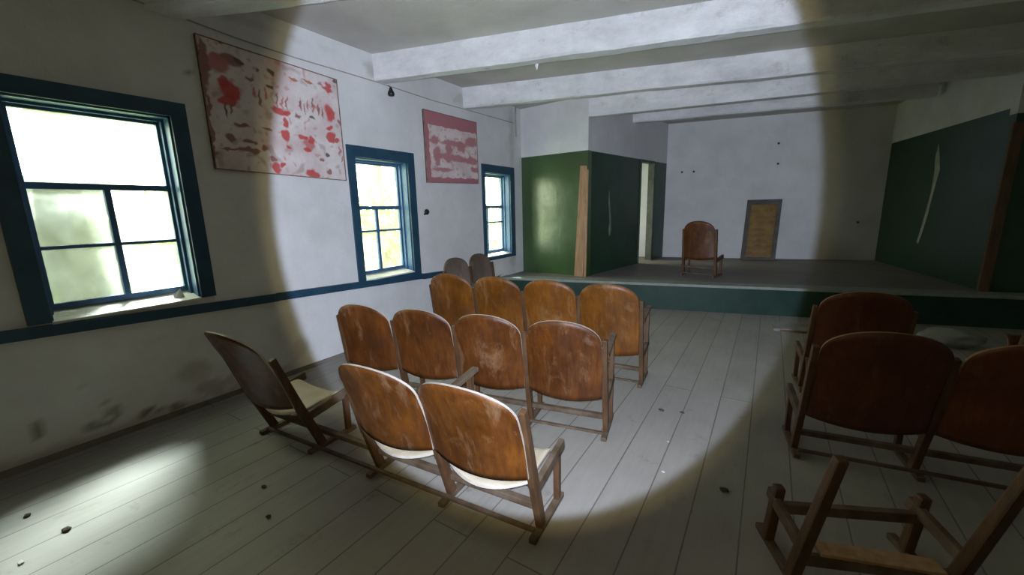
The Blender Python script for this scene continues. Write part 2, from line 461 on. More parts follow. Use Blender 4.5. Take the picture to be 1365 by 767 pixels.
beam(1.28, .40, .24, 2.90, ZC + .01)
beam(3.22, .27, .17, 2.90, ZC + .01)
beam(4.74, .28, .15, 2.90, ZC + .01)
beam(-.9, .30, .2, 2.90, ZC + .01)
beam(7.35 + .22 * (-2.2 - XL) - .33, .22, .16, 2.97, ZC + .01, x0=-2.28, x1=1.9)
# flake of lime hanging under the middle beam
bm = bmesh.new()
bmesh.ops.create_icosphere(bm, subdivisions=2, radius=.018)
for v in bm.verts:
    v.co.z *= 2.6 if v.co.z < 0 else .8; v.co.x *= .8; v.co.y *= .5
    v.co += Vector((noise.noise(v.co * 40), 0, noise.noise(v.co * 50))) * .012
o = link('lime_flake', bm, BEAM); o.location = (-2.06, 3.80, 2.885)
tag(o, 'small flake of whitewash dangling below the long bright ceiling beam', 'flake')

# ------------------------------------------------------------------ windows
def window(idx, op, casing, transom, mull, low, sillz):
    y0, y1, z0, z1 = op
    root = bpy.data.objects.new(f'window_{idx}', None); COL.objects.link(root); root.location = (XL, (y0 + y1) / 2, z0); struct(root)
    off = Vector(root.location)
    def part(name, bm, m):
        bmesh.ops.translate(bm, verts=bm.verts[:], vec=-off); return link(name, bm, m, root)
    cl, cr, ct, cb = casing
    bm = bmesh.new()
    box(bm, XL - .004, XL + .026, y0 - cl, y0, z0 - cb, z1 + ct)
    box(bm, XL - .004, XL + .026, y1, y1 + cr, z0 - cb, z1 + ct)
    box(bm, XL - .004, XL + .030, y0, y1, z1, z1 + ct)
    if cb: box(bm, XL - .004, XL + .024, y0, y1, z0 - cb, z0 - .012)
    part('casing', bm, TEALDARK)
    # jamb lining with a stepped stop
    bm = bmesh.new(); d = .155
    box(bm, XL - d, XL, y0 - .001, y0 + .012, z0, z1); box(bm, XL - d, XL, y1 - .012, y1 + .001, z0, z1); box(bm, XL - d, XL, y0, y1, z1 - .012, z1 + .001)
    box(bm, XL - .115, XL - .085, y0 + .012, y0 + .03, z0, z1 - .012); box(bm, XL - .115, XL - .085, y1 - .03, y1 - .012, z0, z1 - .012); box(bm, XL - .115, XL - .085, y0 + .03, y1 - .03, z1 - .03, z1 - .012)
    part('jamb', bm, TEAL)
    bm = bmesh.new(); quadbox(bm, [(XL - .17, y0, z0 - .015), (XL + .02, y0, z0 - .015), (XL + .02, y1, z0 - .015), (XL - .17, y1, z0 - .015), (XL - .17, y0, z0 + sillz), (XL + .02, y0, z0 + .002), (XL + .02, y1, z0 + .002), (XL - .17, y1, z0 + sillz)]); bev(bm, .003)
    part('sill', bm, SILLM)
    # sash: stiles, rails and glazing bars
    xs0, xs1 = XL - .165, XL - .125; b = z0 + sillz; e = .036
    bm = bmesh.new()
    a0, a1 = y0 + .012, y1 - .012
    box(bm, xs0, xs1, a0, a0 + e, b, z1 - .012); box(bm, xs0, xs1, a1 - e, a1, b, z1 - .012)
    box(bm, xs0, xs1, a0 + e, a1 - e, b, b + e); box(bm, xs0, xs1, a0 + e, a1 - e, z1 - .012 - e, z1 - .012)
    tz = z0 + (z1 - z0) * transom; my = y0 + (y1 - y0) * mull; lz = z0 + (z1 - z0) * low
    box(bm, xs0, xs1 + .004, a0 + e, a1 - e, tz - .02, tz + .02)
    box(bm, xs0 + .004, xs1, my - .017, my + .017, b + e, tz - .02)
    box(bm, xs0 + .008, xs1 - .004, a0 + e, my - .017, lz - .011, lz + .011); box(bm, xs0 + .008, xs1 - .004, my + .017, a1 - e, lz - .011, lz + .011)
    part('sash', bm, TEAL)
    bm = bmesh.new(); box(bm, XL - .147, XL - .144, a0 + .01, a1 - .01, b + .01, z1 - .022)
    part('pane', bm, GLASS)
    return root
window(1, WIN[0], (.10, .10, .10, .0), .625, .52, .335, .055)
window(2, WIN[1], (.085, .11, .115, .05), .60, .47, .40, .04)
window(3, WIN[2], (.06, .13, .12, .065), .60, .33, .41, .04)

# dado rail running under the windows, sagging a little
bm = bmesh.new()
ra = lambda y: .835 - .046 * (y - .35)
for y0, y1, dz in ((YB, 1.9, 0), (1.9, 3.72, .004), (3.74, 4.45, -.004)):
    quadbox(bm, [(XL - .002, y0, ra(y0) - .035 + dz), (XL + .034, y0, ra(y0) - .035 + dz), (XL + .034, y1, ra(y1) - .035 + dz), (XL - .002, y1, ra(y1) - .035 + dz),
                 (XL - .002, y0, ra(y0) + .035 + dz), (XL + .034, y0, ra(y0) + .035 + dz), (XL + .034, y1, ra(y1) + .035 + dz), (XL - .002, y1, ra(y1) + .035 + dz)])
struct(link('trim_7', bm, TEALDARK))

# ------------------------------------------------------------------ cinema seat rows
GROUP = 'rows of bent plywood cinema seats'
def seat_row(name, label, x, y, ang, pitch, n, s=-1, tilt=.18, H=.85, post=.72, arms=(), seats='up', backs=None,
             ply=PLY, edge=EDGE, z=0., tilts=None, cat='seat row', seatlist=None, group=GROUP, bottom=.26, hc=.0, gap=.018, curve=.042, Hs=None, ftilts=None):
    root = thing(name, label, cat, (x, y, z), ang, group)
    backs = backs if backs is not None else [True] * n
    seatlist = seatlist if seatlist is not None else [seats] * n
    fr = [s * i * pitch for i in range(n + 1)]
    tilt0 = tilt
    for i, xi in enumerate(fr):
        tilt = ftilts[i] if ftilts else tilt0
        bm = bmesh.new()
        bar(bm, (xi, .10, .025), (xi, .10 - tilt * .30, .30), .034, .050)
        bar(bm, (xi, .10 - tilt * .30, .29), (xi, .10 - tilt * post, post), .034, .052, w2=.030, h2=.036)
        bev(bm, .005)
        side = link('side_frame', bm, FRAME, root)
        bm = bmesh.new(); box(bm, xi - .018, xi + .018, 0, .36, 0, .028); bev(bm, .005)
        link('foot_bar', bm, FRAMEDUST, side)
        top = .60 if i in arms else .285
        bm = bmesh.new(); bar(bm, (xi, .305, .026), (xi, .315 if i in arms else .305, top), .030, .036); bev(bm, .004)
        link('front_leg', bm, FRAME, side)
        bm = bmesh.new(); bar(bm, (xi, .10 - tilt * .27 + .02, .255), (xi, .375, .300), .030, .058); bev(bm, .006)
        link('seat_rail', bm, FRAMEDUST, side)
        if i in arms:
            bm = bmesh.new(); bar(bm, (xi, .10 - tilt * .55 + .015, .575), (xi, .375, .62), .042, .026); bev(bm, .006)
            link('armrest', bm, FRAMEDUST, side)
    tilt = tilt0
    x0, x1 = min(fr), max(fr)
    bm = bmesh.new(); box(bm, x0 + .01, x1 - .01, .075, .110, .118, .148); bev(bm, .003)
    link('cross_rail', bm, FRAMEDUST, root)
    bm = bmesh.new(); box(bm, x0 + .01, x1 - .01, .035, .058, .027, .043); bev(bm, .003)
    link('floor_rail', bm, FRAMEDUST, root)
    for i in range(n):
        xc = (fr[i] + fr[i + 1]) / 2; hw = pitch / 2 - gap
        tl = tilts[i] if tilts else tilt
        if backs[i]:
            HH = Hs[i] if Hs else H
            def f(u, v, hw=hw, xc=xc, tl=tl, HH=HH):
                zt = HH - .15 * (1 - (1 - min(1, abs(u)) ** 2.1) ** (1 / 2.1)); zb = bottom + .028 * u * u
                z_ = zb + (zt - zb) * v
                return (xc + u * hw, .10 - tl * z_ - .022 - curve * (1 - u * u) - hc + .012 * math.sin(v * 3.1), z_)
            # cosine spacing keeps the arched shoulders round
            bm = bmesh.new(); sheet(bm, 28, 14, lambda u, v: f(math.sin(u * math.pi / 2), v), (0, .006, .001))
            smooth_except_edges(link('backrest', bm, [ply, edge], root))
        k = seatlist[i]
        if k:
            hs = pitch / 2 - .032
            def g(u, v, hs=hs, xc=xc, k=k):
                yy, zz = v * .29, .02 * v - .034 * (1 - u * u) * (1 - .35 * v) - .03 * max(0, (v - .8) / .2) ** 2
                if k == 'up':
                    c, sn = math.cos(R(74)), math.sin(R(74)); yy, zz = yy * c - zz * sn, yy * sn + zz * c
                    return (xc + u * hs, .125 + yy, .285 + zz)
                return (xc + u * hs, .035 - .078 * (1 - u * u) * (1 - v) + yy, .285 + zz)
            bm = bmesh.new(); sheet(bm, 16, 10, g, (0, .003, .006) if k == 'down' else (0, .006, .003))
            so = smooth_except_edges(link('seat', bm, [SEATMAT if k == 'down' else ply, EDGE if k == 'down' else edge], root))
            for e in (-1, 1):
                bm = bmesh.new()
                if k == 'down': box(bm, xc + e * (hs - .035) - .022, xc + e * (hs - .035) + .022, .065, .13, .243, .275)
                else: box(bm, xc + e * (hs - .02) - .015, xc + e * (hs - .02) + .015, .115, .155, .27, .31)
                link('hinge_bracket', bm, METAL, so)
    return root

seat_row('cinema_seat_row', 'nearest row on the left, pale dusty seats folded down and one bay without a back',
         -.795, 1.372, R(4), .520, 4, -1, .24, .80, .69, arms=(1,), tilts=[.27, .28, .28, .38], ftilts=[.24, .26, .27, .36, .37], Hs=[.80, .80, .8, .86], gap=.004, curve=.052,
         bottom=.315, seatlist=['down', 'down', None, 'down'], backs=[True, True, False, True], ply=PLYDUSTY)
seat_row('cinema_seat_row', 'second row on the left, four dark orange backs with seats folded up',
         -.80, 2.325, R(10.5), .528, 4, -1, .17, .82, .70, arms=(0,), ply=PLY)
seat_row('cinema_seat_row', 'third row on the left, four glossy amber backs closest to the stage front',
         -.815, 3.235, R(5), .525, 4, -1, .17, .895, .76, arms=(0,), ply=PLYAMBER, edge=EDGEDARK)
seat_row('cinema_seat_row', 'short row of two dull grey brown backs along the window wall',
         -3.50, 4.93, R(-90), .53, 2, 1, .10, .88, .74, ply=PLYGREY, edge=EDGEDARK)
seat_row('cinema_seat_row', 'middle row on the right in shade, wide red brown backs',
         .25, 2.725, R(8), .56, 3, 1, .27, .87, .74, ply=PLYRED, edge=EDGEDARK)
seat_row('cinema_seat_row', 'farthest row on the right, one reddish back near the stage beside an empty bay',
         .33, 3.77, R(7), .565, 3, 1, .24, .88, .74, ply=PLYRED, edge=EDGEDARK, backs=[True, False, True], seatlist=['up', None, 'up'])
seat_row('auditorium_chair', 'single cinema seat with an orange brown back standing alone on the stage',
         -.68, 6.86, R(-14), .50, 1, -1, .10, .87, .74, arms=(), ply=PLY, edge=EDGEDARK, z=ZS, cat='chair', group=None)

# bare, broken row in the near right corner: frames and rails with the plywood gone
def broken_row():
    root = thing('broken_seat_frame', 'bare broken seat frame with its backs missing, nearest the viewer on the right', 'seat row', (.22, 1.68, 0), R(24), GROUP)
    for k, xi in enumerate((0, .55)):
        bm = bmesh.new(); bar(bm, (xi, .08, .02), (xi + .01, -.09, .66), .044, .050, w2=.036, h2=.036); bev(bm, .008)
        side = link('side_frame', bm, FRAME, root)
        bm = bmesh.new(); box(bm, xi - .018, xi + .018, 0, .36, 0, .028); bev(bm, .005); link('foot_bar', bm, FRAMEDUST, side)
        bm = bmesh.new(); bar(bm, (xi - .005, .27, .02), (xi + .01, .25, .30), .042, .042); bev(bm, .010); link('front_leg', bm, FRAME, side)
        bm = bmesh.new(); bar(bm, (xi, .05, .20), (xi, .30, .24), .028, .05); bev(bm, .005); link('seat_rail', bm, FRAMEDUST, side)
    bm = bmesh.new(); bar(bm, (.0, .25, .20), (.55, .25, .20), .03, .045, (0, 1, 0)); bev(bm, .004); link('cross_rail', bm, FRAMEDUST, root)
    bm = bmesh.new(); bar(bm, (.02, .065, .12), (.54, .065, .10), .022, .05, (0, 1, 0)); bev(bm, .004); link('floor_rail', bm, FRAMEDUST, root)
    bm = bmesh.new(); bar(bm, (.06, .05, .185), (.46, .02, .175), .07, .014, (0, 1, 0)); bev(bm, .003); link('seat_slat', bm, PINE, root)
broken_row()

# ------------------------------------------------------------------ slogan boards on the left wall
def smear(u, v, blobs, base, seed, warp=.03):
    nx = noise.noise(Vector((u * 9 + seed, v * 9, 0))) * warp + noise.noise(Vector((u * 28 + seed, v * 28, 3))) * warp * .6
    ny = noise.noise(Vector((u * 9, v * 9 + seed, 7))) * warp + noise.noise(Vector((u * 28, v * 28 + seed, 9))) * warp * .6
    c = Vector(base); k0 = .5 + .5 * noise.noise(Vector((u * 5 + seed, v * 5, 11)))
    c = c.lerp(Vector((.52, .36, .36)), min(.8, max(0, k0 - .38) * 1.6))
    k1 = noise.noise(Vector((u * 14 + seed, v * 11, 21)))
    if k1 > .30: c = c.lerp(Vector((.36, .25, .23)), min(1, (k1 - .30) * 5) * .6)
    k2 = noise.noise(Vector((u * 26 + seed, v * 20, 33)))
    if k2 > .35: c = c.lerp(Vector((.50, .14, .13)), min(1, (k2 - .35) * 6) * .5)
    for bu, bv, ru, rv, col in blobs:
        d = max(0., 1.25 - math.hypot((u + nx - bu) / ru, (v + ny - bv) / rv)) * 2.6
        c = c.lerp(Vector(col), min(.93, d))
    return c
PNK2 = (.44, .17, .19)
RED, BRN, PNK, ORG, DRK = (.50, .042, .04), (.26, .10, .08), (.46, .15, .15), (.42, .14, .06), (.09, .05, .04)
BLOBS1 = [(0.173, 0.120, 0.075, 0.046, BRN),
    (0.239, 0.106, 0.027, 0.023, DRK),
    (0.110, 0.175, 0.060, 0.066, PNK),
    (0.165, 0.366, 0.063, 0.074, RED),
    (0.137, 0.451, 0.054, 0.036, RED),
    (0.133, 0.306, 0.037, 0.041, RED),
    (0.150, -0.003, 0.027, 0.016, DRK),
    (0.312, 0.325, 0.012, 0.036, PNK),
    (0.351, 0.369, 0.010, 0.063, BRN),
    (0.451, 0.123, 0.021, 0.026, DRK),
    (0.489, 0.434, 0.054, 0.033, RED),
    (0.537, 0.440, 0.024, 0.026, RED),
    (0.519, 0.531, 0.021, 0.049, RED),
    (0.506, 0.649, 0.030, 0.046, RED),
    (0.517, 0.734, 0.021, 0.020, RED),
    (0.484, 0.330, 0.007, 0.063, BRN),
    (0.515, 0.340, 0.006, 0.056, PNK),
    (0.547, 0.350, 0.007, 0.049, BRN),
    (0.437, 0.250, 0.021, 0.015, DRK),
    (0.397, 0.319, 0.007, 0.049, PNK),
    (0.653, 0.337, 0.007, 0.049, BRN),
    (0.686, 0.367, 0.006, 0.049, BRN),
    (0.718, 0.326, 0.006, 0.046, PNK),
    (0.757, 0.292, 0.006, 0.049, BRN),
    (0.765, 0.341, 0.006, 0.043, PNK),
    (0.799, 0.330, 0.007, 0.046, BRN),
    (0.829, 0.352, 0.007, 0.043, BRN),
    (0.741, 0.436, 0.027, 0.010, DRK),
    (0.626, 0.444, 0.021, 0.023, BRN),
    (0.896, 0.123, 0.045, 0.023, RED),
    (0.923, 0.079, 0.021, 0.026, RED),
    (0.848, 0.090, 0.024, 0.016, PNK),
    (0.906, 0.358, 0.039, 0.069, RED),
    (0.891, 0.580, 0.039, 0.043, RED),
    (0.947, 0.605, 0.024, 0.016, RED),
    (0.882, 0.496, 0.030, 0.023, RED),
    (0.640, 0.630, 0.042, 0.020, RED),
    (0.687, 0.690, 0.039, 0.049, PNK),
    (0.713, 0.644, 0.024, 0.033, RED),
    (0.670, 0.744, 0.024, 0.016, RED),
    (0.413, 0.948, 0.036, 0.049, RED),
    (0.388, 0.877, 0.018, 0.020, BRN),
    (0.460, 0.905, 0.015, 0.020, RED),
    (0.699, 0.963, 0.051, 0.033, RED),
    (0.846, 0.922, 0.024, 0.023, BRN),
    (0.788, 0.815, 0.018, 0.016, BRN),
    (0.851, 0.761, 0.013, 0.013, DRK),
    (0.122, 0.739, 0.033, 0.033, BRN),
    (0.247, 0.735, 0.045, 0.015, BRN),
    (0.236, 0.817, 0.060, 0.023, BRN),
    (0.341, 0.783, 0.024, 0.033, BRN),
    (0.205, 0.619, 0.057, 0.013, BRN),
    (0.379, 0.611, 0.039, 0.015, BRN),
    (0.118, 0.825, 0.066, 0.010, BRN),
    (0.994, 0.418, 0.013, 0.030, BRN),
    (0.983, 0.024, 0.018, 0.015, DRK),
    (0.618, 0.119, 0.042, 0.010, ORG),
    (0.722, 0.109, 0.039, 0.013, ORG),
    (0.761, 0.119, 0.021, 0.010, ORG),
    (0.960, 0.695, 0.009, 0.043, PNK),
    (0.983, 0.779, 0.007, 0.046, PNK),
    (0.027, 0.200, 0.027, 0.181, BRN),
    (0.012, 0.472, 0.013, 0.214, BRN),
    (0.003, 0.758, 0.013, 0.198, BRN),
    (0.126, 0.531, 0.009, 0.049, DRK),
    (0.162, 0.506, 0.007, 0.041, BRN),
    (0.353, 0.148, 0.012, 0.020, BRN),
    (0.296, 0.222, 0.030, 0.013, BRN)]
BLOBS2 = [(0.864, 0.331, 0.115, 0.067, PNK2),
    (0.534, 0.401, 0.262, 0.045, PNK2),
    (0.452, 0.615, 0.286, 0.052, PNK2),
    (0.813, 0.636, 0.191, 0.052, PNK2),
    (0.194, 0.618, 0.062, 0.119, PNK2),
    (0.290, 0.807, 0.172, 0.030, PNK2),
    (0.164, 0.390, 0.086, 0.045, PNK2),
    (0.660, 0.447, 0.067, 0.075, PNK2),
    (0.404, 0.499, 0.057, 0.067, PNK2),
    (0.918, 0.769, 0.095, 0.037, PNK2)]
def board(name, label, ya, yb, za0, za1, zb0, zb1, blobs, base, seed, border=None, nu=170, nv=120, warp=.022):
    """painted panel: (ya,za0..za1) left side, (yb,zb0..zb1) right side"""
    root = thing(name, label, 'slogan board', (XL + .02, (ya + yb) / 2, (za0 + zb0) / 2), 0, 'faded slogan boards on the window wall')
    off = Vector(root.location)
    bm = bmesh.new(); lay = bm.loops.layers.float_color.new('paint')
    P = [[None] * (nv + 1) for _ in range(nu + 1)]
    for i in range(nu + 1):
        for j in range(nv + 1):
            u, v = i / nu, j / nv
            z = (za0 + (zb0 - za0) * u) * (1 - v) + (za1 + (zb1 - za1) * u) * v
            e = .004 * noise.noise(Vector((u * 40, seed, 0))) if v in (0., 1.) else 0
            P[i][j] = bm.verts.new(Vector((XL + .022 + .004 * noise.noise(Vector((u * 3, v * 3, seed))), ya + (yb - ya) * u, z + e)) - off)
    for i in range(nu):
        for j in range(nv):
            f = bm.faces.new((P[i][j], P[i + 1][j], P[i + 1][j + 1], P[i][j + 1]))
            for lp, (a, b) in zip(f.loops, ((i, j), (i + 1, j), (i + 1, j + 1), (i, j + 1))):
                u, v = a / nu, 1 - b / nv
                c = smear(u, v, blobs, base, seed, warp)
                if border:
                    w = .02 * noise.noise(Vector((u * 12, v * 12, seed)))
                    if u < border[0] + w or u > 1 - border[1] + w or v < border[2] + w or v > 1 - border[3] + w: c = Vector(border[4])
                lp[lay] = (*c, 1)
    face = link('painted_face', bm, mat_attr('flaking slogan paint ' + str(seed), 'paint'), root)
    bm = bmesh.new()
    quadbox(bm, [Vector(p) - off for p in ((XL + .002, ya, za0), (XL + .014, ya, za0), (XL + .014, yb, zb0), (XL + .002, yb, zb0), (XL + .002, ya, za1), (XL + .014, ya, za1), (XL + .014, yb, zb1), (XL + .002, yb, zb1))])
    link('backing_panel', bm, OLDWOOD, root)
    bm = bmesh.new()
    t = .007
    cs = ((ya, za0), (ya, za1), (yb, zb1), (yb, zb0)); cy, cz = (ya + yb) / 2, (za0 + zb1) / 2
    ins = lambda p: (p[0] + math.copysign(t, cy - p[0]), p[1] + math.copysign(t, cz - p[1]))
    L = [[bm.verts.new(Vector((x, *(ins(p) if k else p))) - off) for p in cs] for x in (XL + .008, XL + .030) for k in (0, 1)]
    for i in range(4):
        j = (i + 1) % 4
        bm.faces.new((L[0][i], L[0][j], L[1][j], L[1][i])); bm.faces.new((L[2][i], L[3][i], L[3][j], L[2][j]))
        bm.faces.new((L[0][i], L[2][i], L[2][j], L[0][j])); bm.faces.new((L[1][i], L[1][j], L[3][j], L[3][i]))
    link('edge_strip', bm, mat_mottled('rusty board edge ' + str(seed), (.16, .09, .07), (.34, .24, .20), 9, .8), root)
    return root
board('slogan_board', 'large slogan board with peeling white paint and bright red patches, between the first two windows',
      1.56, 2.735, 1.865, 2.835, 1.825, 2.79, BLOBS1, (.68, .62, .60), 3, None, 210, 150, .026)
board('slogan_board', 'smaller pinkish red bordered slogan board, nearer the stage above the black socket',
      3.92, 5.0, 1.855, 2.735, 1.88, 2.745, BLOBS2, (.70, .60, .58), 8, (.075, .0, .19, .08, (.40, .145, .17)), 150, 120, .032)

# ------------------------------------------------------------------ fittings on the walls
bm = bmesh.new()
pts = [(YB, 2.99), (.3, 2.965), (1.32, 2.93), (1.85, 2.895), (2.34, 2.88), (2.9, 2.885), (3.27, 2.885), (4.1, 2.87), (5.0, 2.885), (5.7, 2.895), (6.03, 2.90)]
tube(bm, [(XL + .012, a, b) for a, b in pts], .005, 6)
o = link('wall_cable', bm, WIREM, smooth=True); tag(o, 'thin painted cable sagging along the top of the window wall', 'cable')
bm = bmesh.new(); tube(bm, [(XL + .05, 6.05, 2.68), (XL + .05, 6.05, 2.9), (XL + .055, 6.05, 3.15)], .012, 8)
o = link('corner_conduit', bm, WIREM, smooth=True); tag(o, 'short vertical pipe in the corner above the green panel', 'pipe')
def lathe(bm, prof, n=20):
    rings = [[bm.verts.new((r * math.cos(2 * math.pi * k / n), r * math.sin(2 * math.pi * k / n), z)) for k in range(n)] for r, z in prof]
    for a, b in zip(rings, rings[1:]):
        for k in range(n): bm.faces.new((a[k], a[(k + 1) % n], b[(k + 1) % n], b[k]))
    bm.faces.new(rings[0][::-1]); bm.faces.new(rings[-1])
t = thing('lamp_holder', 'black lamp holder hanging from the cable under the long ceiling beam', 'lamp holder', (XL + .05, 3.40, 2.86))
bm = bmesh.new(); lathe(bm, [(.010, 0), (.016, -.01), (.022, -.03), (.036, -.055), (.038, -.075), (.030, -.09), (.012, -.092)]); link('socket_body', bm, BLACK, t, True)
bm = bmesh.new(); tube(bm, [(0, 0, -.002), (-.02, 0, .015), (-.036, -.01, .026)], .004, 6); link('hook_wire', bm, BLACK, t, True)
t = thing('wall_socket', 'round black socket on the white wall right of the middle window', 'socket', (XL, 3.89, 1.49)); t.rotation_euler = (0, R(90), 0)
bm = bmesh.new(); lathe(bm, [(.036, 0), (.036, .015), (.030, .024), (.012, .03)]); link('base_plate', bm, BLACK, t, True)
bm = bmesh.new(); bar(bm, (.015, -.02, .024), (.03, -.055, .012), .02, .016); link('plug_stub', bm, BLACK, t)
# nails in the stage back wall
def nail(x, z, l=.05, lab=''):
    t = link('wall_nail', nb(l), METAL); t.location = (x, bw(x), z)
    return tag(t, lab, 'nail', 'nails in the stage back wall')
def nb(l):
    bm = bmesh.new(); tube(bm, [(0, .01, 0), (0, -l, .004)], .009, 7); tube(bm, [(0, -l + .002, .004), (0, -l - .008, .005)], .022, 8)
    return bm
for x, z, lab in ((-1.64, 2.17, 'nail in the back wall upper left of the stage seat, left one of the pair'),
                  (-1.42, 2.17, 'nail in the back wall above the stage seat, right one of the pair'),
                  (.02, 2.62, 'upper nail in the back wall above the leaning board'),
                  (.04, 2.24, 'lower nail in the back wall above the leaning board'),
                  (1.40, 1.10, 'nail low in the back wall near the right stage wall')):
    nail(x, z, .05, lab)

# board leaning on the stage back wall
def mat_panel():
    t = NT('ochre painted panel'); v = t.coord()
    f = t.ramp(t.noise(v, 5, 5, .6), [(.35, 0.), (.65, 1.)])
    col = t.mix(f, (.16, .075, .02), (.24, .15, .03))
    w = t.n('ShaderNodeTexWave', wave_type='BANDS', bands_direction='Z'); t.l(t.coord((1, 1, 1)), w.inputs['Vector'])
    w.inputs['Scale'].default_value = 2.6; w.inputs['Distortion'].default_value = 5; w.inputs['Detail'].default_value = 3; w.inputs['Detail Scale'].default_value = 2
    col = t.mix(t.ramp(w.outputs['Fac'], [(.6, 0.), (.9, .5)]), col, (.22, .14, .09))
    return t.bsdf(col, .5, .4)
lx = -.15
t = thing('painted_board', 'tall ochre painted board in a dark frame, leaning at the back of the stage', 'board', (lx, bw(lx) - .36, ZS), R(12))
def leaner(a0, a1, z0, z1, y0, y1, bm):
    """box in the plane of the leaning board"""
    c, s_ = math.cos(R(14)), math.sin(R(14)); sk = .075
    q = lambda x, y, z: (x + sk * z, y * c + z * s_, z * c - y * s_)
    quadbox(bm, [q(a0, y0, z0), q(a1, y0, z0), q(a1, y1, z0), q(a0, y1, z0), q(a0, y0, z1), q(a1, y0, z1), q(a1, y1, z1), q(a0, y1, z1)])
def leaner_ring(bm):
    c, s_ = math.cos(R(14)), math.sin(R(14)); sk = .075
    q = lambda x, y, z: bm.verts.new((x + sk * z, y * c + z * s_, z * c - y * s_))
    O = ((-.30, .006), (.30, .006), (.30, 1.22), (-.30, 1.22)); I = ((-.22, .07), (.22, .07), (.22, 1.12), (-.22, 1.12))
    L = [[q(x, y, z) for x, z in P] for P, y in ((O, -.008), (I, -.008), (O, .02), (I, .02))]
    for i in range(4):
        j = (i + 1) % 4
        bm.faces.new((L[0][i], L[0][j], L[1][j], L[1][i])); bm.faces.new((L[2][i], L[3][i], L[3][j], L[2][j]))
        bm.faces.new((L[0][i], L[2][i], L[2][j], L[0][j])); bm.faces.new((L[1][i], L[1][j], L[3][j], L[3][i]))
bm = bmesh.new(); leaner(-.22, .22, .07, 1.12, .0, .015, bm); link('painted_panel', bm, mat_panel(), t)
bm = bmesh.new()
leaner_ring(bm)
link('border_frame', bm, mat_mottled('grey brown border paint', (.075, .068, .06), (.12, .11, .10), 6), t)

# ------------------------------------------------------------------ litter
def lump(name, label, cat, loc, r, sc, mat, seed, group=None):
    bm = bmesh.new(); bmesh.ops.create_icosphere(bm, subdivisions=3, radius=r)
    for v in bm.verts:
        k = 1 + .45 * noise.noise(v.co / r * 1.3 + Vector((seed, 0, 0))) + .15 * noise.noise(v.co / r * 4 + Vector((0, seed, 0)))
        v.co = Vector((v.co.x * sc[0], v.co.y * sc[1], v.co.z * sc[2])) * k
    m = min(v.co.z for v in bm.verts)
    for v in bm.verts: v.co.z -= m
    o = link(name, bm, mat, smooth=True); o.location = loc
    return tag(o, label, cat, group)
lump('crumpled_rag', 'pale grey rag lying on the floor by the stage, behind the right rows', 'rag', (1.66, 5.75, 0), .16, (1.5, .8, .5), CLOTH, 4)
t = thing('loose_board', 'short grey board lying on the floor near the stage, left of the farthest right row', 'board', (.38, 5.78, 0), R(8))
bm = bmesh.new(); quadbox(bm, [(-.26, -.16, 0), (.28, -.14, 0), (.26, .12, 0), (-.24, .14, 0), (-.26, -.16, .03), (.28, -.14, .035), (.26, .12, .05), (-.24, .14, .04)]); bev(bm, .004)
link('plank', bm, CLOTH, t)
bm = bmesh.new(); box(bm, -.2, .22, -.165, -.145, 0, .022); link('dark_strip', bm, OLDWOOD, t)  # thin dark brown strip along the near edge of the board
for i, (x, y, r, m, lab) in enumerate((
        (-.44, 2.53, .012, 'p', 'white crumb on the open floor right of the second left row'),
        (-.40, 2.20, .014, 'p', 'white crumb nearest the end of the first left row'),
        (-.57, 2.93, .026, 'd', 'reddish dirt speck on the floor beside the third left row'),
        (-.43, 2.97, .022, 'd', 'dark dirt speck on the aisle floor, beside the reddish speck'),
        (-.09, 2.20, .030, 'd', 'dark clod on the shaded aisle floor by the bare frame'),
        (-2.80, .28, .028, 'd', 'dark chip on the bright floor below the first window'),
        (-3.12, .20, .024, 'd', 'dark chip on the bright floor close to the left wall'),
        (-2.70, .12, .018, 'p', 'white flake on the bright floor below the first window'),
        (-3.19, 1.48, .026, 'd', 'dark crumb on the floor just left of the nearest row'),
        (-2.28, .95, .020, 'd', 'dark crumb on the shaded floor behind the nearest row'),
        (-2.02, .84, .020, 'd', 'dark crumb at the open floor joint behind the nearest row'))):
    lump('floor_crumb', lab, 'crumb', (x, y, 0), r * .6, (1.2, .9, .45), DEBRIS if m == 'p' else DKDEBRIS, i * 3.7, 'crumbs on the floor')
bm = bmesh.new(); q = [bm.verts.new(p) for p in ((0, 0, 0), (.0, .06, 0), (-.03, .045, .075), (-.05, .0, .0), (-.02, -.01, .03))]
bm.faces.new((q[0], q[1], q[2])); bm.faces.new((q[0], q[2], q[4])); bm.faces.new((q[3], q[4], q[2])); bm.faces.new((q[0], q[1], q[3])); bm.faces.new((q[1], q[2], q[3])); bm.faces.new((q[0], q[4], q[3]))
o = link('paper_scrap', bm, SILLM); o.location = (XL - .03, 1.18, WIN[0][2] + .012)
tag(o, 'small white scrap standing on the sill of the first window', 'scrap')

# clouded film hung outside the first window
bm = bmesh.new()
N, M_ = 24, 24
V = [[bm.verts.new((XL - .30 + .03 * noise.noise(Vector((i * .3, j * .25, 2))) , .40 + .56 * i / N, .75 + (1.02 if i < 20 else 1.02) * j / M_ + .03 * noise.noise(Vector((i * .3, j * .1, 9))))) for j in range(M_ + 1)] for i in range(N + 1)]
for i in range(N):
    for j in range(M_): bm.faces.new((V[i][j], V[i + 1][j], V[i + 1][j + 1], V[i][j + 1]))
bmesh.ops.solidify(bm, geom=bm.faces[:], thickness=.002)
o = link('plastic_film', bm, FILM, smooth=True); tag(o, 'clouded plastic film hanging outside the left half of the nearest window', 'plastic film')

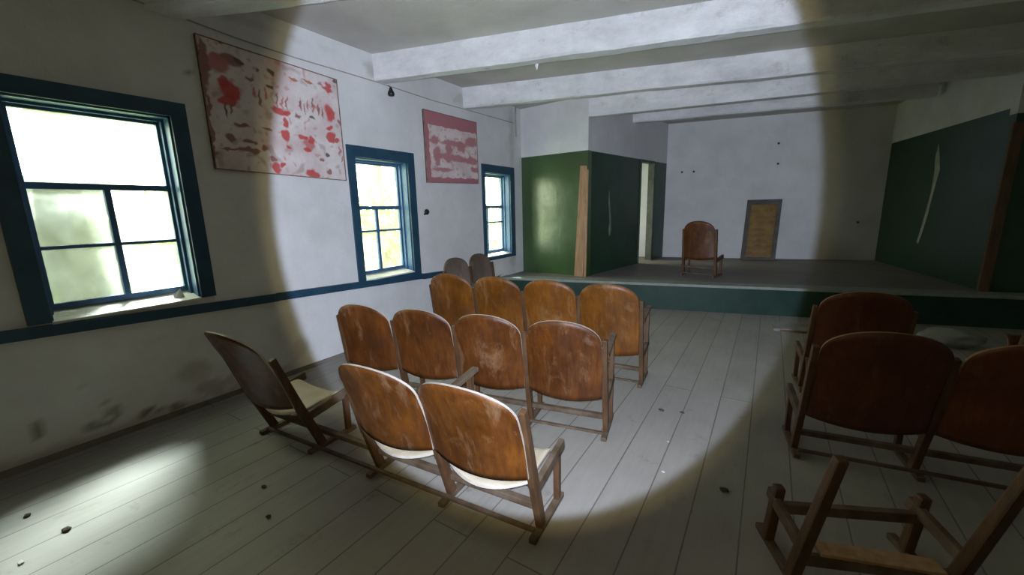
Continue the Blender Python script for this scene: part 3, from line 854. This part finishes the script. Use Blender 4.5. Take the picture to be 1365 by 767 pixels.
# ------------------------------------------------------------------ outdoors, seen through the panes, and an added shading tree
def tree(name, label, x, y, h, r, crown, nleaf, seed):
    rnd = random.Random(seed)
    root = thing(name, label, 'tree', (x, y, -.36), 0, 'trees outside the windows')
    bm = bmesh.new()
    tube(bm, [(.25 * r * math.sin(k * 1.3 + seed), .25 * r * math.cos(k * 1.7), h * k / 8) for k in range(9)], [r * (1 - .07 * k) for k in range(9)], 12)
    link('trunk', bm, BARK, root, True)
    bm = bmesh.new()
    for _ in range(nleaf):
        d = Vector((rnd.gauss(0, 1), rnd.gauss(0, 1), rnd.gauss(0, .8))).normalized() * crown * rnd.uniform(.35, 1)
        c = Vector((0, 0, h)) + d
        a = Vector((rnd.uniform(-1, 1), rnd.uniform(-1, 1), rnd.uniform(-1, 1))).normalized(); b = a.cross(Vector((rnd.uniform(-1, 1), .3, 1))).normalized()
        s_ = rnd.uniform(.07, .14)
        bm.faces.new([bm.verts.new(c + a * s_ * p + b * s_ * .5 * q_) for p, q_ in ((-1, 0), (0, -1), (1, 0), (0, 1))])
    link('leaves', bm, LEAF, root)
tree('garden_tree', 'pale trunk standing behind the left half of the first window', -6.6, 1.25, 7.5, .22, 1.6, 1500, 1)
tree('garden_tree', 'leafy tree seen through the lower right panes of the first window', -9.5, 3.6, 1.6, .12, 1.1, 1500, 2)
tree('garden_tree', 'leafy tree seen through the middle window', -9.0, 8.0, 1.5, .12, 1.2, 1500, 3)
tree('garden_tree', 'leafy tree seen low through the window closest to the stage', -8.0, 11.5, 1.1, .10, 1.1, 1500, 4)
tree('garden_tree', 'added tree with its crown out of view, placed to shade the middle window', -5.8, 4.9, 4.9, .10, 1.6, 2600, 5)  # added to block the sun at the farther windows, crown above the sight lines
bm = bmesh.new(); box(bm, -19, -16, -6, 30, -.36, 1.5)
o = link('garden_shed', bm, OUTWALL); tag(o, 'long pale low shed beyond the trees outside', 'shed')

# ------------------------------------------------------------------ light
w = bpy.data.worlds.new('overcast sky'); S.world = w; w.use_nodes = True
nt = w.node_tree; nt.nodes.clear()
out = nt.nodes.new('ShaderNodeOutputWorld'); bg = nt.nodes.new('ShaderNodeBackground')
bg.inputs['Color'].default_value = (1.0, 1.0, .74, 1); bg.inputs['Strength'].default_value = 13
nt.links.new(bg.outputs[0], out.inputs['Surface'])
for k, (a, b, c, d) in enumerate(WIN + [SIDEWIN]):
    L = bpy.data.lights.new('sky portal', 'AREA'); L.shape = 'RECTANGLE'; L.size = d - c; L.size_y = b - a
    L.cycles.is_portal = True
    o = bpy.data.objects.new('sky_portal', L); COL.objects.link(o)
    o.location = (XL - T + .02, (a + b) / 2, (c + d) / 2); o.rotation_euler = (0, R(-90), 0)

SL_ = bpy.data.lights.new('low sun', 'SUN'); SL_.energy = 38; SL_.angle = R(16); SL_.color = (.93, 1.0, 1.0)
so_ = bpy.data.objects.new('low_sun', SL_); COL.objects.link(so_)
so_.rotation_euler = Vector((1, -.64, -1.66)).to_track_quat('-Z', 'Y').to_euler()

def spot(name, col, power, half, blend, target, scl=(1, 1, 1), loc=(.0, .0, 1.53)):
    L = bpy.data.lights.new(name, 'SPOT'); L.color = col; L.energy = power; L.spot_size = 2 * half; L.spot_blend = blend; L.shadow_soft_size = .02
    L.use_nodes = True
    t = L.node_tree; em = [n_ for n_ in t.nodes if n_.type == 'EMISSION'][0]
    f = t.nodes.new('ShaderNodeLightFalloff'); f.inputs['Strength'].default_value = 1.0
    pw = t.nodes.new('ShaderNodeMath'); pw.operation = 'POWER'; pw.inputs[1].default_value = .5
    t.links.new(f.outputs['Linear'], pw.inputs[0]); t.links.new(pw.outputs[0], em.inputs['Strength'])
    o = bpy.data.objects.new(name, L); COL.objects.link(o); o.location = loc
    d = Vector(target).normalized()
    o.rotation_euler = d.to_track_quat('-Z', 'Y').to_euler(); o.scale = scl
    return o

# ------------------------------------------------------------------ camera
M = ((0.8466358484949857, 0.023307953405840364, 0.5316619972794806), (0.08174018766277426, 0.9814898693241688, -0.1731940476312057), (-0.5258576630268211, 0.19009044090131696, 0.8290593118190719))
right = Vector((M[0][0], M[0][2], -M[0][1])); down = Vector((M[1][0], M[1][2], -M[1][1])); fwd = Vector((M[2][0], M[2][2], -M[2][1]))
mw = Matrix.Identity(4)
for i in range(3):
    mw[i][0], mw[i][1], mw[i][2] = right[i], -down[i], -fwd[i]
mw[2][3] = 1.5
cd = bpy.data.cameras.new('camera'); co = bpy.data.objects.new('camera', cd); COL.objects.link(co)
co.matrix_world = mw; cd.sensor_width = 36; cd.lens = 540 / 1365 * 36; cd.clip_start = .02; cd.clip_end = 200
S.camera = co
def pix(u, v): return fwd + right * ((u - 682.5) / 540) + down * ((v - 383.5) / 540)
spot('torch_beam', (.64, .75, 1.0), 312, R(34.0), .07, pix(715, 292), (1, 1.26, 1))
spot('torch_spill_fill', (1.0, .88, .48), 9, R(74), .5, pix(640, 400))  # wide warm fill added at the torch to lift the room outside the beam
spot('torch_halo', (1.0, .80, .34), 46, R(35.8), .10, pix(715, 292), (1, 1.26, 1))

S.view_settings.view_transform = 'Standard'; S.view_settings.look = 'None'
S.view_settings.gamma = 1; S.view_settings.use_curve_mapping = False
S.view_settings.exposure = 0
S.cycles.use_denoising = True
S.cycles.max_bounces = 8; S.cycles.diffuse_bounces = 5; S.cycles.transparent_max_bounces = 12
S.cycles.sample_clamp_indirect = 6
